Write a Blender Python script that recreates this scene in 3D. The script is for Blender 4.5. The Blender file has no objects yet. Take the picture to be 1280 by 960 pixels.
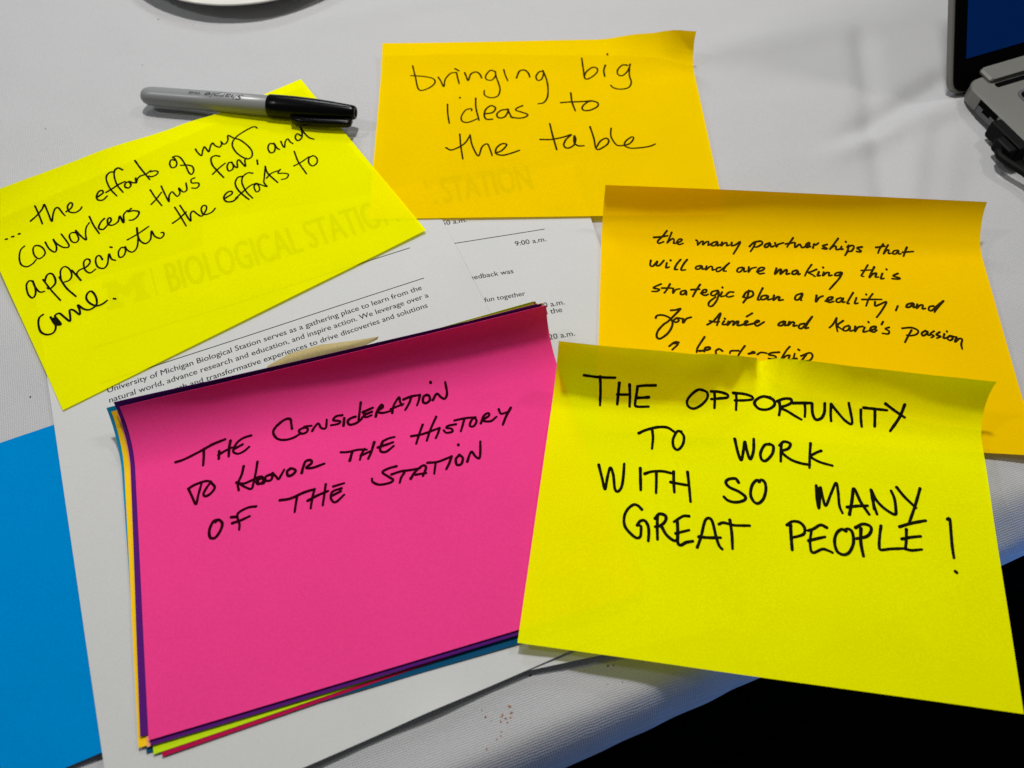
import bpy, math, random
from mathutils import Vector, noise

random.seed(7)
K = 0.001                                    # the scene is authored in millimetres
C = bpy.context.scene.collection
sc = bpy.context.scene

# ------------------------------------------------------------------ camera
F_PX, PITCH, ROLL, CAM_H = 1040.63, math.radians(31.856), math.radians(-0.907), 351.24
fwd = Vector((0, math.sin(PITCH), -math.cos(PITCH)))
rgt0 = Vector((1, 0, 0)); up0 = rgt0.cross(fwd)
rgt = math.cos(ROLL)*rgt0 + math.sin(ROLL)*up0
upv = -math.sin(ROLL)*rgt0 + math.cos(ROLL)*up0
cam_d = bpy.data.cameras.new('camera'); cam = bpy.data.objects.new('camera', cam_d); C.objects.link(cam)
from mathutils import Matrix
M = Matrix((rgt, upv, -fwd)).transposed().to_4x4(); M.translation = Vector((0, 0, CAM_H*K)); cam.matrix_world = M
cam_d.sensor_width = 36; cam_d.lens = F_PX/1280*36
cam_d.clip_start = 0.01; cam_d.clip_end = 20
cam_d.dof.use_dof = True; cam_d.dof.focus_distance = 0.425; cam_d.dof.aperture_fstop = 10
sc.camera = cam

# ------------------------------------------------------------------ light
w = bpy.data.worlds.new('World'); sc.world = w; w.use_nodes = True
w.node_tree.nodes['Background'].inputs[0].default_value = (0.93, 0.96, 1.0, 1)
w.node_tree.nodes['Background'].inputs[1].default_value = 0.10
def lamp(name, loc, target, size, power, col, sizey=None):
    d = bpy.data.lights.new(name, 'AREA'); d.energy = power; d.color = col
    d.shape = 'RECTANGLE'; d.size = size*K; d.size_y = (sizey or size)*K
    o = bpy.data.objects.new(name, d); C.objects.link(o)
    o.location = Vector(loc)*K
    o.rotation_euler = (Vector(target)-Vector(loc)).to_track_quat('-Z', 'Y').to_euler()
    return o
lamp('ceiling_lamp', (-40, 700, 960), (0, 300, 0), 80, 8.7, (1, .975, .94))
lamp('ceiling_lamp', (900, 900, 1250), (0, 250, 0), 160, 3.9, (1, .97, .93))
lamp('ceiling_lamp', (-260, 1500, 900), (0, 250, 0), 260, 4.0, (.95, .97, 1))
lamp('ceiling_lamp', (-800, 330, 900), (0, 250, 0), 110, 2.0, (.97, .98, 1))
lamp('added_blue_light', (470, -60, -120), (190, 110, -8), 160, .8, (.10, .33, 1))  # added below table level to tint the cloth edge blue; no known source

sc.view_settings.view_transform = 'Standard'; sc.view_settings.look = 'None'
sc.view_settings.exposure = 0; sc.view_settings.gamma = 1
sc.render.engine = 'CYCLES'

# ------------------------------------------------------------------ helpers
def back(px, py, z=0.0):
    """point of the photograph laid onto the horizontal plane at height z (mm)"""
    d = fwd*F_PX + rgt*(px-640) + upv*(480-py)
    return Vector((0, 0, CAM_H)) + d*((z-CAM_H)/d.z)
def proj(P):
    d = P-Vector((0, 0, CAM_H)); ww = d.dot(fwd)
    return 640+F_PX*d.dot(rgt)/ww, 480-F_PX*d.dot(upv)/ww

def mesh_obj(name, verts, faces, mat, parent=None, smooth=False, mats=None, fmat=None):
    me = bpy.data.meshes.new(name)
    me.from_pydata([(v[0]*K, v[1]*K, v[2]*K) for v in verts], [], faces)
    for m in (mats or [mat]): me.materials.append(m)
    if fmat: me.polygons.foreach_set('material_index', fmat)
    if smooth: me.polygons.foreach_set('use_smooth', [True]*len(me.polygons))
    me.update()
    o = bpy.data.objects.new(name, me); C.objects.link(o)
    if parent: o.parent = parent
    return o
def tag(o, label=None, cat=None, group=None, kind=None):
    if label: o['label'] = label
    if cat: o['category'] = cat
    if group: o['group'] = group
    if kind: o['kind'] = kind
    return o
def empty(name, label, cat, group=None):
    o = bpy.data.objects.new(name, None); C.objects.link(o); o.empty_display_size = .01
    return tag(o, label, cat, group)

def principled(name, col, rough=.8, metal=0, spec=.5):
    m = bpy.data.materials.new(name); m.use_nodes = True
    b = m.node_tree.nodes['Principled BSDF']
    b.inputs['Base Color'].default_value = (*col, 1); b.inputs['Roughness'].default_value = rough
    b.inputs['Metallic'].default_value = metal; b.inputs['Specular IOR Level'].default_value = spec
    return m, m.node_tree.nodes, m.node_tree.links, b

def grain(m, n, l, b, col, amp, scale, bump=.0, bdist=.05, stains=0.0):
    """fine mottling of the colour and a fibre bump, in object space"""
    tc = n.new('ShaderNodeTexCoord')
    nz = n.new('ShaderNodeTexNoise'); nz.inputs['Scale'].default_value = scale; nz.inputs['Detail'].default_value = 5
    l.new(tc.outputs['Object'], nz.inputs['Vector'])
    big = n.new('ShaderNodeTexNoise'); big.inputs['Scale'].default_value = 28; big.inputs['Detail'].default_value = 3
    l.new(tc.outputs['Object'], big.inputs['Vector'])
    add = n.new('ShaderNodeMath'); add.operation = 'MULTIPLY_ADD'; add.inputs[1].default_value = .35
    l.new(big.outputs['Fac'], add.inputs[0]); l.new(nz.outputs['Fac'], add.inputs[2])
    mr = n.new('ShaderNodeMapRange'); mr.inputs['From Min'].default_value = .40; mr.inputs['From Max'].default_value = .95
    mr.inputs['To Min'].default_value = 1-amp; mr.inputs['To Max'].default_value = 1+amp*.6
    l.new(add.outputs[0], mr.inputs['Value'])
    mix = n.new('ShaderNodeVectorMath'); mix.operation = 'SCALE'; mix.inputs[0].default_value = col
    l.new(mr.outputs[0], mix.inputs['Scale']); l.new(mix.outputs[0], b.inputs['Base Color'])
    if bump:
        bp = n.new('ShaderNodeBump'); bp.inputs['Strength'].default_value = bump; bp.inputs['Distance'].default_value = bdist*K
        l.new(nz.outputs['Fac'], bp.inputs['Height']); l.new(bp.outputs[0], b.inputs['Normal'])
    return mix

def paper_mat(name, col, see=.0, amp=.05, rough=.85, thru=.13):
    """coloured paper; 'see' is how much of the print underneath glimmers through one face"""
    m, n, l, b = principled(name, col, rough, 0, .0)
    grain(m, n, l, b, col, amp*1.7, 1300, .5, .07)
    if see:
        bright = tuple(min(1, c*1.04) for c in col)
        tl = n.new('ShaderNodeBsdfTranslucent'); tl.inputs[0].default_value = (*bright, 1)
        tr = n.new('ShaderNodeBsdfTransparent'); tr.inputs[0].default_value = (*bright, 1)
        m1 = n.new('ShaderNodeMixShader'); m1.inputs[0].default_value = thru
        mx = n.new('ShaderNodeMixShader'); mx.inputs[0].default_value = see
        out = n['Material Output']
        l.new(b.outputs[0], m1.inputs[1]); l.new(tl.outputs[0], m1.inputs[2])
        l.new(m1.outputs[0], mx.inputs[1]); l.new(tr.outputs[0], mx.inputs[2]); l.new(mx.outputs[0], out.inputs[0])
    return m

M_YEL = paper_mat('fluorescent_yellow_paper', (.955, .965, .0), .27, .05)
M_YEL2 = paper_mat('bright_yellow_paper', (.955, .965, .0), .16, .06, thru=.05)
M_ORA = paper_mat('golden_orange_paper', (.985, .68, .0), .25, .06)
M_ORA2 = paper_mat('deep_gold_paper', (.985, .62, .0), .10, .04)
M_PNK = paper_mat('hot_pink_paper', (.80, .048, .24), 0, .06)
M_PUR = paper_mat('dark_purple_paper', (.085, .012, .16), 0)
M_PEA = paper_mat('peach_paper', (.90, .36, .16), 0)
M_GLD = paper_mat('stack_gold_paper', (.90, .56, .01), 0)
M_LIM = paper_mat('lime_paper', (.50, .70, .01), 0)
M_CRI = paper_mat('crimson_paper', (.42, .008, .06), 0)
M_TEA = paper_mat('shadowed_teal_paper', (.006, .07, .15), 0)  # teal with the shadow at the stack's lower edge darkened into the colour
M_TBL = paper_mat('blue_green_paper', (.01, .24, .42), 0)
M_BLU = paper_mat('cyan_blue_paper', (.0, .215, .55), 0, .06)
M_TAN = paper_mat('tan_paper', (.42, .34, .16), 0, .1)
M_WHT = paper_mat('white_printer_paper', (.535, .54, .53), 0, .03)

def ink_mat(name, col, rough=.55):
    return principled(name, col, 1, 0, .0)[0]
INK_Y = ink_mat('black_marker_ink', (.008, .008, .003))
INK_O = ink_mat('brownish_black_ink', (.03, .018, .002))
INK_P = ink_mat('maroon_black_ink', (.028, .0008, .005))
PRINT = ink_mat('toner_print', (.03, .03, .035), .6)
PRINT_L = ink_mat('pale_emblem_print', (.25, .27, .30), .7)
PRINT_G = ink_mat('dark_blue_print', (.05, .06, .10), .7)

# ------------------------------------------------------------------ setting: tablecloth, table skirt, floor
TH = math.radians(21.9)                       # direction of the table edge
EU = Vector((math.cos(TH), math.sin(TH), 0)); EV = Vector((-math.sin(TH), math.cos(TH), 0))
def cloth_wrinkle(u, v):
    x, y = (EU*u+EV*v)[:2]
    z = 1.9*noise.noise(Vector((x/130, y/130, 1.3))) + 1.35*noise.noise(Vector((x/60, y/48, 5.1))) + .45*noise.noise(Vector((x/24, y/24, 2.2)))
    def ridge(px0, py0, px1, py1, wd, hgt, taper=40):
        a = back(px0, py0); b = back(px1, py1); d = b-a; L = d.length; d /= L
        q = Vector((x, y, 0))-a; s = q.dot(d); r = q.x*d.y-q.y*d.x
        e = min(1, max(0, (s+taper)/taper))*min(1, max(0, (L+taper-s)/taper))
        e = e*e*(3-2*e)
        return hgt*math.exp(-(r/wd)**2)*e
    z += ridge(520, 1000, 880, 838, 11, 8.0) + ridge(560, 1060, 905, 862, 13, -3.5) + ridge(640, 1010, 980, 835, 6, 3.6)
    z += ridge(590, 990, 830, 872, 5, 4.5) + ridge(690, 985, 905, 866, 4.5, -4.5) + ridge(650, 1010, 960, 838, 4, 3.5)
    z += ridge(1180, 640, 1300, 610, 8, 2.5) + ridge(1200, 690, 1330, 640, 6, -3) + ridge(1120, 760, 1290, 660, 5, 2)
    z += ridge(1090, 150, 1185, 95, 8, -4) + ridge(1080, 175, 1180, 135, 8, 3) + ridge(1080, 60, 1120, 300, 8, -3) + ridge(1150, 180, 1130, 330, 9, 2.5)
    z += ridge(900, 60, 1120, 20, 12, 1.8) + ridge(1190, 190, 1170, 330, 10, 1.6) + ridge(420, 20, 700, -30, 12, 1.6)
    return z
def axis(lo, hi, f0, f1, fine, coarse):
    a = []; x = lo
    while x < hi:
        a.append(x); x += fine if f0 <= x <= f1 else coarse
    return a+[hi]
us = axis(-900, 900, -360, 420, 2.2, 16); vs = axis(88, 1100, 88, 560, 2.2, 16)
verts = []; faces = []; rows = 0
NE = 2.4                                      # the roll over the table edge is a superellipse
def cloth_z(u, v):
    if v >= 88:
        z = cloth_wrinkle(u, v)-1.7+.7*max(0, 1-(v-88)/15)
        lim = .15 if v > 96 else .15+(96-v)*.4
        if z > lim: z = lim+(z-lim)*(.15 if abs(u) < 330 and v < 420 else .6)
        return z
    q = min(1, (88-v)/50.8); h = max(0, 1-q**NE)**(1/NE); k = 20-17*math.asin(q**(NE/2))/(math.pi/2)
    return -30+30*h+min(6, cloth_wrinkle(u, v)-1.0)*(k/20)**.8
for k in range(24):                           # hem, then the roll over the table edge
    a = math.pi/2*(1-(k-3)/20.0) if k >= 3 else math.pi/2
    v0 = 88-50.8*math.sin(a)**(2/NE) if k >= 3 else 37.2
    for u in us:
        wob = .5*noise.noise(Vector((u/38, 3, 0)))+.5*noise.noise(Vector((u/14, 7, 0)))
        v = v0+wob*.9*(1-max(0, k-3)/20)
        z = cloth_z(u, v0)-(max(0, 3-k))*3.0
        P = EU*u+EV*v; verts.append((P.x, P.y, z))
    rows += 1
for v in vs[1:]:
    for u in us:
        P = EU*u+EV*v; verts.append((P.x, P.y, cloth_z(u, v)))
    rows += 1
nu = len(us)
for j in range(rows-1):
    for i in range(nu-1):
        a = j*nu+i; faces.append((a, a+1, a+1+nu, a+nu))
CLOTH = (.46, .462, .47)
m, n, l, b = principled('white_woven_cloth', CLOTH, .92, 0, .12)
b.inputs['Sheen Weight'].default_value = .08
tc = n.new('ShaderNodeTexCoord'); mp = n.new('ShaderNodeMapping'); mp.inputs['Rotation'].default_value[2] = -TH+.05
l.new(tc.outputs['Object'], mp.inputs[0])
warp = n.new('ShaderNodeTexNoise'); warp.inputs['Scale'].default_value = 120; l.new(mp.outputs[0], warp.inputs['Vector'])
wadd = n.new('ShaderNodeVectorMath'); wadd.operation = 'MULTIPLY_ADD'; wadd.inputs[1].default_value = (.0012,)*3
l.new(warp.outputs['Color'], wadd.inputs[0]); l.new(mp.outputs[0], wadd.inputs[2])
wv = []
for ax in ('X', 'Y'):
    t = n.new('ShaderNodeTexWave'); t.bands_direction = ax; t.inputs['Scale'].default_value = 310 if ax == 'X' else 350
    t.inputs['Distortion'].default_value = .8; t.inputs['Detail'].default_value = 1
    l.new(wadd.outputs[0], t.inputs['Vector']); wv.append(t)
mul = n.new('ShaderNodeMath'); mul.operation = 'ADD'; l.new(wv[0].outputs['Fac'], mul.inputs[0]); l.new(wv[1].outputs['Fac'], mul.inputs[1])
fn = n.new('ShaderNodeTexNoise'); fn.inputs['Scale'].default_value = 1300; fn.inputs['Detail'].default_value = 3; l.new(tc.outputs['Object'], fn.inputs['Vector'])
hs = n.new('ShaderNodeMath'); hs.operation = 'MULTIPLY_ADD'; hs.inputs[1].default_value = 1.6; l.new(fn.outputs['Fac'], hs.inputs[0]); l.new(mul.outputs[0], hs.inputs[2])
bp = n.new('ShaderNodeBump'); bp.inputs['Strength'].default_value = .6; bp.inputs['Distance'].default_value = .00016
l.new(hs.outputs[0], bp.inputs['Height']); l.new(bp.outputs[0], b.inputs['Normal'])
mr = n.new('ShaderNodeMapRange'); mr.inputs['From Min'].default_value = .6; mr.inputs['From Max'].default_value = 3.0
mr.inputs['To Min'].default_value = .84; mr.inputs['To Max'].default_value = 1.10; l.new(hs.outputs[0], mr.inputs['Value'])
sv = n.new('ShaderNodeVectorMath'); sv.operation = 'SCALE'; sv.inputs[0].default_value = CLOTH
l.new(mr.outputs[0], sv.inputs['Scale']); l.new(sv.outputs[0], b.inputs['Base Color'])
M_CLOTH = m
cloth = mesh_obj('tablecloth', verts, faces, M_CLOTH, smooth=True)
tag(cloth, 'white woven tablecloth with soft creases covering the table', 'tablecloth')

m, n, l, b = principled('black_table_skirt_cloth', (.001, .001, .001), .95, 0, .0)
verts = []; faces = []
NN = 260
for j, z in enumerate((-34, -70, -735)):
    for i in range(NN+1):
        u = -900+1800*i/NN
        v = 39.5-(2.0+5*(j/2))*(.5+.5*math.sin(u/11+.6*math.sin(u/37)))*(.15 if j == 0 else 1)
        if j == 0: v = 41
        P = EU*u+EV*v; verts.append((P.x, P.y, z))
for j in range(2):
    for i in range(NN):
        a = j*(NN+1)+i; faces.append((a, a+1, a+NN+2, a+NN+1))
tag(mesh_obj('table_skirt', verts, faces, m, smooth=True), 'black cloth skirt hanging below the edge of the white tablecloth', 'table skirt')
m, n, l, b = principled('black_carpet', (.004, .004, .005), 1, 0, .02)
grain(m, n, l, b, (.004, .004, .005), .4, 300)
tag(mesh_obj('floor', [(-2500, -2500, -740), (2500, -2500, -740), (2500, 2500, -740), (-2500, 2500, -740)], [(0, 1, 2, 3)], m), kind='structure')

# ------------------------------------------------------------------ sheets of paper
def lerp_knots(kn, s):
    if s <= kn[0][0]: return kn[0][1:]
    for a, b_ in zip(kn, kn[1:]):
        if s <= b_[0]:
            f = (s-a[0])/(b_[0]-a[0]); f = f*f*(3-2*f)
            return tuple(p+(q-p)*f for p, q in zip(a[1:], b_[1:]))
    return kn[-1][1:]
class Sheet:
    """a rectangle W x H; s runs along the bottom edge (0..1), t up the side in mm. Knots give, across s, the angle
    through which the top edge curls and the height t0 at which the curl starts."""
    def __init__(self, x, y, th, W, H, z0, z1, knots=((0, 0, 140), (1, 0, 140)), skew=0, wav=.25, seed=0, zf=None):
        self.o = Vector((x, y, 0)); self.W, self.H = W, H; self.z0, self.z1 = z0, z1; self.kn = knots
        self.ex = Vector((math.cos(th), math.sin(th), 0)); self.ey = Vector((-math.sin(th), math.cos(th), 0))+self.ex*skew
        self.wav = wav; self.seed = seed; self.zf = zf
    def ev(self, s, t):
        ph, t0 = lerp_knots(self.kn, min(1, max(0, s)))
        yy, zz = t, 0.0
        if t > t0 and abs(ph) > 1e-4:
            R = (self.H-t0)/ph; a = (t-t0)/R
            yy = t0+R*math.sin(a); zz = R*(1-math.cos(a))
        z = self.z0+(self.z1-self.z0)*s+zz
        if self.wav: z += self.wav*(noise.noise(Vector((s*3.1, t/60, self.seed)))+.0)
        if self.zf: z += self.zf(s, t)
        P = self.o+self.ex*(s*self.W)+self.ey*yy; P.z = z
        return P
    def nrm(self, s, t):
        e = .4
        a = self.ev(s+e/self.W, t)-self.ev(s-e/self.W, t); b_ = self.ev(s, t+e)-self.ev(s, t-e)
        return a.cross(b_).normalized()
    def build(self, name, mat, parent=None, thick=.11, nu=44, nv=None, curlsteps=22):
        ts = [self.H*i/34 for i in range(35)] if not nv else [self.H*i/nv for i in range(nv+1)]
        t0 = min(k[2] for k in self.kn)
        if any(abs(k[1]) > .01 for k in self.kn):
            ts = [t0*i/20 for i in range(20)]+[t0+(self.H-t0)*i/curlsteps for i in range(curlsteps+1)]
        ss = [i/nu for i in range(nu+1)]
        V = [self.ev(s, t) for t in ts for s in ss]
        a = len(ss); N = len(V); nt = len(ts); Fc = []
        for j in range(nt-1):
            for i in range(nu):
                q = j*a+i; Fc.append((q, q+1, q+1+a, q+a))
        if thick:
            V += [self.ev(s, t)-self.nrm(s, t)*thick for t in ts for s in ss]
            for j in range(nt-1):
                for i in range(nu):
                    q = j*a+i; Fc.append((N+q, N+q+a, N+q+1+a, N+q+1))
            ring = [i for i in range(a)]+[j*a+nu for j in range(1, nt)]+[(nt-1)*a+i for i in range(nu-1, -1, -1)]+[j*a for j in range(nt-2, 0, -1)]
            b0 = len(V); V += [V[q] for q in ring]+[V[N+q] for q in ring]; R_ = len(ring)
            for i in range(R_):
                k_ = (i+1) % R_; Fc.append((b0+i, b0+R_+i, b0+R_+k_, b0+k_))
        return mesh_obj(name, V, Fc, mat, parent, smooth=True)
    def find(self, px, py, guess=None):
        """(s, t) of the sheet's point seen at photo pixel px, py"""
        if guess is None:
            q = back(px, py, self.z0)-self.o; guess = (q.dot(self.ex)/self.W, min(self.H*.9, q.dot(self.ey)))
        s, t = guess
        for _ in range(14):
            a = proj(self.ev(s, t)); ex, ey = px-a[0], py-a[1]
            if ex*ex+ey*ey < 1e-4: break
            h = .2
            b1 = proj(self.ev(s+h/self.W, t)); b2 = proj(self.ev(s, t+h))
            j11, j21, j12, j22 = (b1[0]-a[0])/h, (b1[1]-a[1])/h, (b2[0]-a[0])/h, (b2[1]-a[1])/h
            det = j11*j22-j12*j21
            if abs(det) < 1e-6: break
            ds = (ex*j22-ey*j12)/det; dt = (ey*j11-ex*j21)/det
            ds = max(-12, min(12, ds)); dt = max(-12, min(12, dt))
            s += ds/self.W; t += dt
        return s, t

def smooth_path(P, step=1.2):
    """Catmull-Rom through the points"""
    if len(P) == 2:
        L = math.dist(*P); nseg = max(2, int(L/step/2))
        return [(P[0][0]+(P[1][0]-P[0][0])*i/nseg, P[0][1]+(P[1][1]-P[0][1])*i/nseg) for i in range(nseg+1)]
    Q = [(2*P[0][0]-P[1][0], 2*P[0][1]-P[1][1])]+list(P)+[(2*P[-1][0]-P[-2][0], 2*P[-1][1]-P[-2][1])]
    out = [P[0]]
    for i in range(1, len(Q)-2):
        p0, p1, p2, p3 = Q[i-1:i+3]; nseg = max(2, int(math.dist(p1, p2)/step))
        for k in range(1, nseg+1):
            t = k/nseg; t2 = t*t; t3 = t2*t
            out.append(tuple(.5*(2*p1[c]+(p2[c]-p0[c])*t+(2*p0[c]-5*p1[c]+4*p2[c]-p3[c])*t2+(3*p1[c]-p0[c]-3*p2[c]+p3[c])*t3) for c in (0, 1)))
    return out

def handwriting(sheet, blocks, width, mat, parent, lift=.09, clip_py=None):
    V = []; Fc = []; ns = 0
    for (ox, oy, sc_, txt) in blocks:
        for st in txt.replace('\n', ';').split(';'):
            st = st.strip()
            if not st: continue
            pts = [tuple(float(c) for c in q.split(',')) for q in st.split()]
            pts = [(ox+x/sc_, oy+y/sc_) for x, y in pts]
            if len(pts) == 1: pts = [pts[0], (pts[0][0]+.6, pts[0][1]+.3)]
            path = smooth_path(pts)
            uv = []; g = None
            for p in path:
                g = sheet.find(p[0], p[1], g); uv.append((g[0]*sheet.W, g[1]))
            ns += 1; rnd = random.uniform(.93, 1.1); n_ = len(uv)
            L = sum(math.dist(a, b_) for a, b_ in zip(uv, uv[1:]))
            base = len(V); off = lift+.0012*(ns % 40)
            outline = []
            rs = []
            acc = 0
            for i, p in enumerate(uv):
                if i: acc += math.dist(uv[i-1], p)
                endf = max(0, 1-min(acc, L-acc)/(1.2*width))
                r = width/2*rnd*(1+.12*noise.noise(Vector((acc/2.5, ns*3.7, 0)))+.10*endf)
                if L-acc < width*2 and L > width*4: r *= .82+.18*(L-acc)/(width*2)
                a = uv[max(0, i-1)]; b_ = uv[min(n_-1, i+1)]; dx, dy = b_[0]-a[0], b_[1]-a[1]; d = math.hypot(dx, dy) or 1
                rs.append((p, (-dy/d, dx/d), (dx/d, dy/d), r))
            def put(x, y):
                s, t = x/sheet.W, y
                P = sheet.ev(s, t)+sheet.nrm(s, t)*off; V.append(P); return len(V)-1
            prev = None
            caps = []
            for (p, nn, tt, r) in rs:
                cur = (put(p[0]+nn[0]*r, p[1]+nn[1]*r), put(p[0]-nn[0]*r, p[1]-nn[1]*r))
                if prev: Fc.append((prev[0], prev[1], cur[1], cur[0]))
                prev = cur; caps.append(cur)
            for e, sg in ((0, -1), (-1, 1)):
                p, nn, tt, r = rs[e]; fan = [caps[e][0]]
                for k in range(1, 6):
                    a = math.pi*k/6
                    fan.append(put(p[0]+r*(nn[0]*math.cos(a)+sg*tt[0]*math.sin(a)), p[1]+r*(nn[1]*math.cos(a)+sg*tt[1]*math.sin(a))))
                fan.append(caps[e][1]); Fc.append(tuple(fan if sg < 0 else fan[::-1]))
            # round joints keep sharp turns closed
            for (p, nn, tt, r) in rs[1:-1:2]:
                Fc.append(tuple(put(p[0]+r*.98*math.cos(a), p[1]+r*.98*math.sin(a)) for a in [2*math.pi*k/8 for k in range(8)]))
    return mesh_obj('handwriting', V, Fc, mat, parent)

_font_cache = {}
def text_geom(txt):
    if txt in _font_cache: return _font_cache[txt]
    cu = bpy.data.curves.new('t', 'FONT'); cu.body = txt; cu.size = 1; cu.offset = 0; cu.resolution_u = 3
    ob = bpy.data.objects.new('t', cu); C.objects.link(ob)
    bpy.context.view_layer.update()
    me = bpy.data.meshes.new_from_object(ob.evaluated_get(bpy.context.evaluated_depsgraph_get()))
    vs_ = [tuple(v.co) for v in me.vertices]; fs = [tuple(p.vertices) for p in me.polygons]
    bpy.data.objects.remove(ob); bpy.data.curves.remove(cu); bpy.data.meshes.remove(me)
    x0 = min(v[0] for v in vs_); x1 = max(v[0] for v in vs_)
    _font_cache[txt] = ([(v[0]-x0, v[1]) for v in vs_], fs, x1-x0)
    return _font_cache[txt]
def print_text(sheet, txt, x0, x1, y, h=None, mat=None, parent=None, lift=.035, name='printed_text', dy=0, bold=0):
    """a line of type on a sheet, in the sheet's own millimetres, from x0 to x1 on baseline y (h = capital height)"""
    g, fs, wd = text_geom(txt); k = (x1-x0)/wd; ky = h/.73 if h else k
    V = []
    for (a, b_) in g:
        X = x0+a*k; Y = y+b_*ky+dy*(a*k)/(x1-x0)
        V.append(sheet.ev(X/sheet.W, Y)+Vector((0, 0, lift)))
    n0 = len(V)                                # struck twice a hair apart, as a bold print
    V += [v+sheet.ex*(.75 if name == 'printed_heading' else .085)+Vector((0, 0, .004)) for v in V[:]]
    return mesh_obj(name, V, list(fs)+[tuple(i+n0 for i in f) for f in fs], mat or PRINT, parent)
def print_rect(sheet, x0, y0, x1, y1, mat, parent, name='printed_rule', lift=.03, pts=None):
    P = pts or [(x0, y0), (x1, y0), (x1, y1), (x0, y1)]
    n_ = 24; V = []; Fc = []
    if pts: 
        V = [sheet.ev(a/sheet.W, b_)+Vector((0, 0, lift)) for a, b_ in P]; Fc = [tuple(range(len(P)))]
    else:
        for i in range(n_+1):
            x = x0+(x1-x0)*i/n_
            V += [sheet.ev(x/sheet.W, y0)+Vector((0, 0, lift)), sheet.ev(x/sheet.W, y1)+Vector((0, 0, lift))]
            if i: q = 2*i; Fc.append((q-2, q, q+1, q-1))
    return mesh_obj(name, V, Fc, mat, parent)

# ---- blue note under the papers, bottom left
bl = back(129.5, 938, .6); tl = back(68, 530, .6)
thb = math.radians(22.4)
sb = Sheet(0, 0, thb, 203, 153, .45, .3, wav=.1, seed=3)
pb = back(128, 940, .5)
sb.o = pb-sb.ex*(203-2); sb.o.z = 0
d0 = (back(60, 533, .5)-pb).dot(sb.ey); sb.H = d0
o = sb.build('sticky_note', M_BLU)
tag(o, 'plain bright blue sticky note lying partly under the white sheet at the left', 'sticky note')

# ---- printed sheets
def g_lift(s, t): return 0
G_TH = math.radians(10.8)
gx = Vector((math.cos(G_TH), math.sin(G_TH), 0)); gy = Vector((-math.sin(G_TH), math.cos(G_TH), 0))
gref = Vector((46.1, 327.1, 0)); gcorner = 44.0
G_O = gref-gx*215.9-gy*235.0
sg = Sheet(G_O.x, G_O.y, G_TH, 215.9, 279.4, .45, .45, wav=.15, seed=8)
gp = sg.build('printed_sheet', M_WHT, thick=.09, nv=30)
tag(gp, 'white schedule sheet with meeting times at its right edge, under the other printed sheet', 'paper sheet', 'printed white sheets under the notes')
F_TH = math.radians(22.0)
F_O = Vector((-148.7, 18.2, 0))
def f_lift(s, t):
    e = math.exp(-t/7.0)
    return .35+.9*max(0,(s-.92)/.08)**2*max(0,min(1,(236-t)/22))+e*(.2+1.5*math.exp(-((s-.56)/.07)**2)+.8*math.exp(-((s-.85)/.05)**2))
sf = Sheet(F_O.x, F_O.y, F_TH, 218.6, 279.4, .65, .7, wav=.2, seed=5, zf=f_lift)
fp = sf.build('printed_sheet', M_WHT, thick=.09, nv=60)
tag(fp, 'white sheet printed with a paragraph about a gathering place, half under the pink stack', 'paper sheet', 'printed white sheets under the notes')
# type on the front sheet
lines = [("University of Michigan Biological Station serves as a gathering place to learn from the", 202.6, 191.4),
         ("natural world, advance research and education, and inspire action. We leverage over a", 196.5, 193.0),
         ("century of research and transformative experiences to drive discoveries and solutions", 190.3, 190.3),
         ("to benefit Michigan and beyond.", 184.0, 88.0)]
for k_, (tx, y_, x1_) in enumerate(lines):
    print_text(sf, tx, 26.7, x1_, y_, parent=fp)
print_text(sf, "Key focus areas", 29, 60, 171.5, parent=fp); print_text(sf, "Strategic directions", 30, 69, 163, parent=fp)
print_rect(sf, 24, 209.4, 195, 209.9, PRINT, fp)
print_rect(sf, 24, 232.6, 195, 233.1, PRINT, fp)
print_text(sf, "BIOLOGICAL STATION", 67, 196, 253.6, 22.5, PRINT_G, fp, name='printed_heading')
print_rect(sf, 59.8, 254, 60.5, 275, PRINT_G, fp)
# block letter with slab serifs beside the heading
LM = [(34, 254), (43, 254), (43, 257.5), (41, 257.5), (41, 265), (45.5, 259), (50, 265), (50, 257.5), (48, 257.5), (48, 254), (57, 254), (57, 257.5), (55, 257.5),
      (55, 270.5), (57, 270.5), (57, 274), (50.5, 274), (45.5, 267), (40.5, 274), (34, 274), (34, 270.5), (36, 270.5), (36, 257.5), (34, 257.5)]
print_rect(sf, 0, 0, 0, 0, PRINT_L, fp, 'printed_emblem', pts=LM)
# type on the schedule sheet: place by its own frame
def gl(px, py):
    q = back(px, py, .6)-sg.o; return q.dot(sg.ex), q.dot(sg.ey)
def gtext(tx, pe, width, **kw):
    x, y = gl(*pe); return print_text(sg, tx, x-width, x, y, parent=gp, **kw)
gtext("8:50 a.m.", (583.5, 277), 17.5); gtext("9:00 a.m.", (683, 301), 17.5); gtext("9:10 a.m.", (706, 380), 17.0)
gtext("how feedback was", (642, 341), 34.5); gtext("celebrate and have fun together", (657, 369), 56.5); gtext("and the", (703, 389.5), 14.5); gtext("9:20 a.m.", (719, 419), 17.0)
a = gl(571, 303); b2 = gl(681, 286)
print_rect(sg, a[0]-60, b2[1]-.25, b2[0], b2[1]+.25, PRINT, gp)
hx_, hy_ = gl(666, 235)
print_text(sg, "L STATION", hx_-62, hx_, hy_-1, 22, PRINT_G, gp, name='printed_heading')

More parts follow.
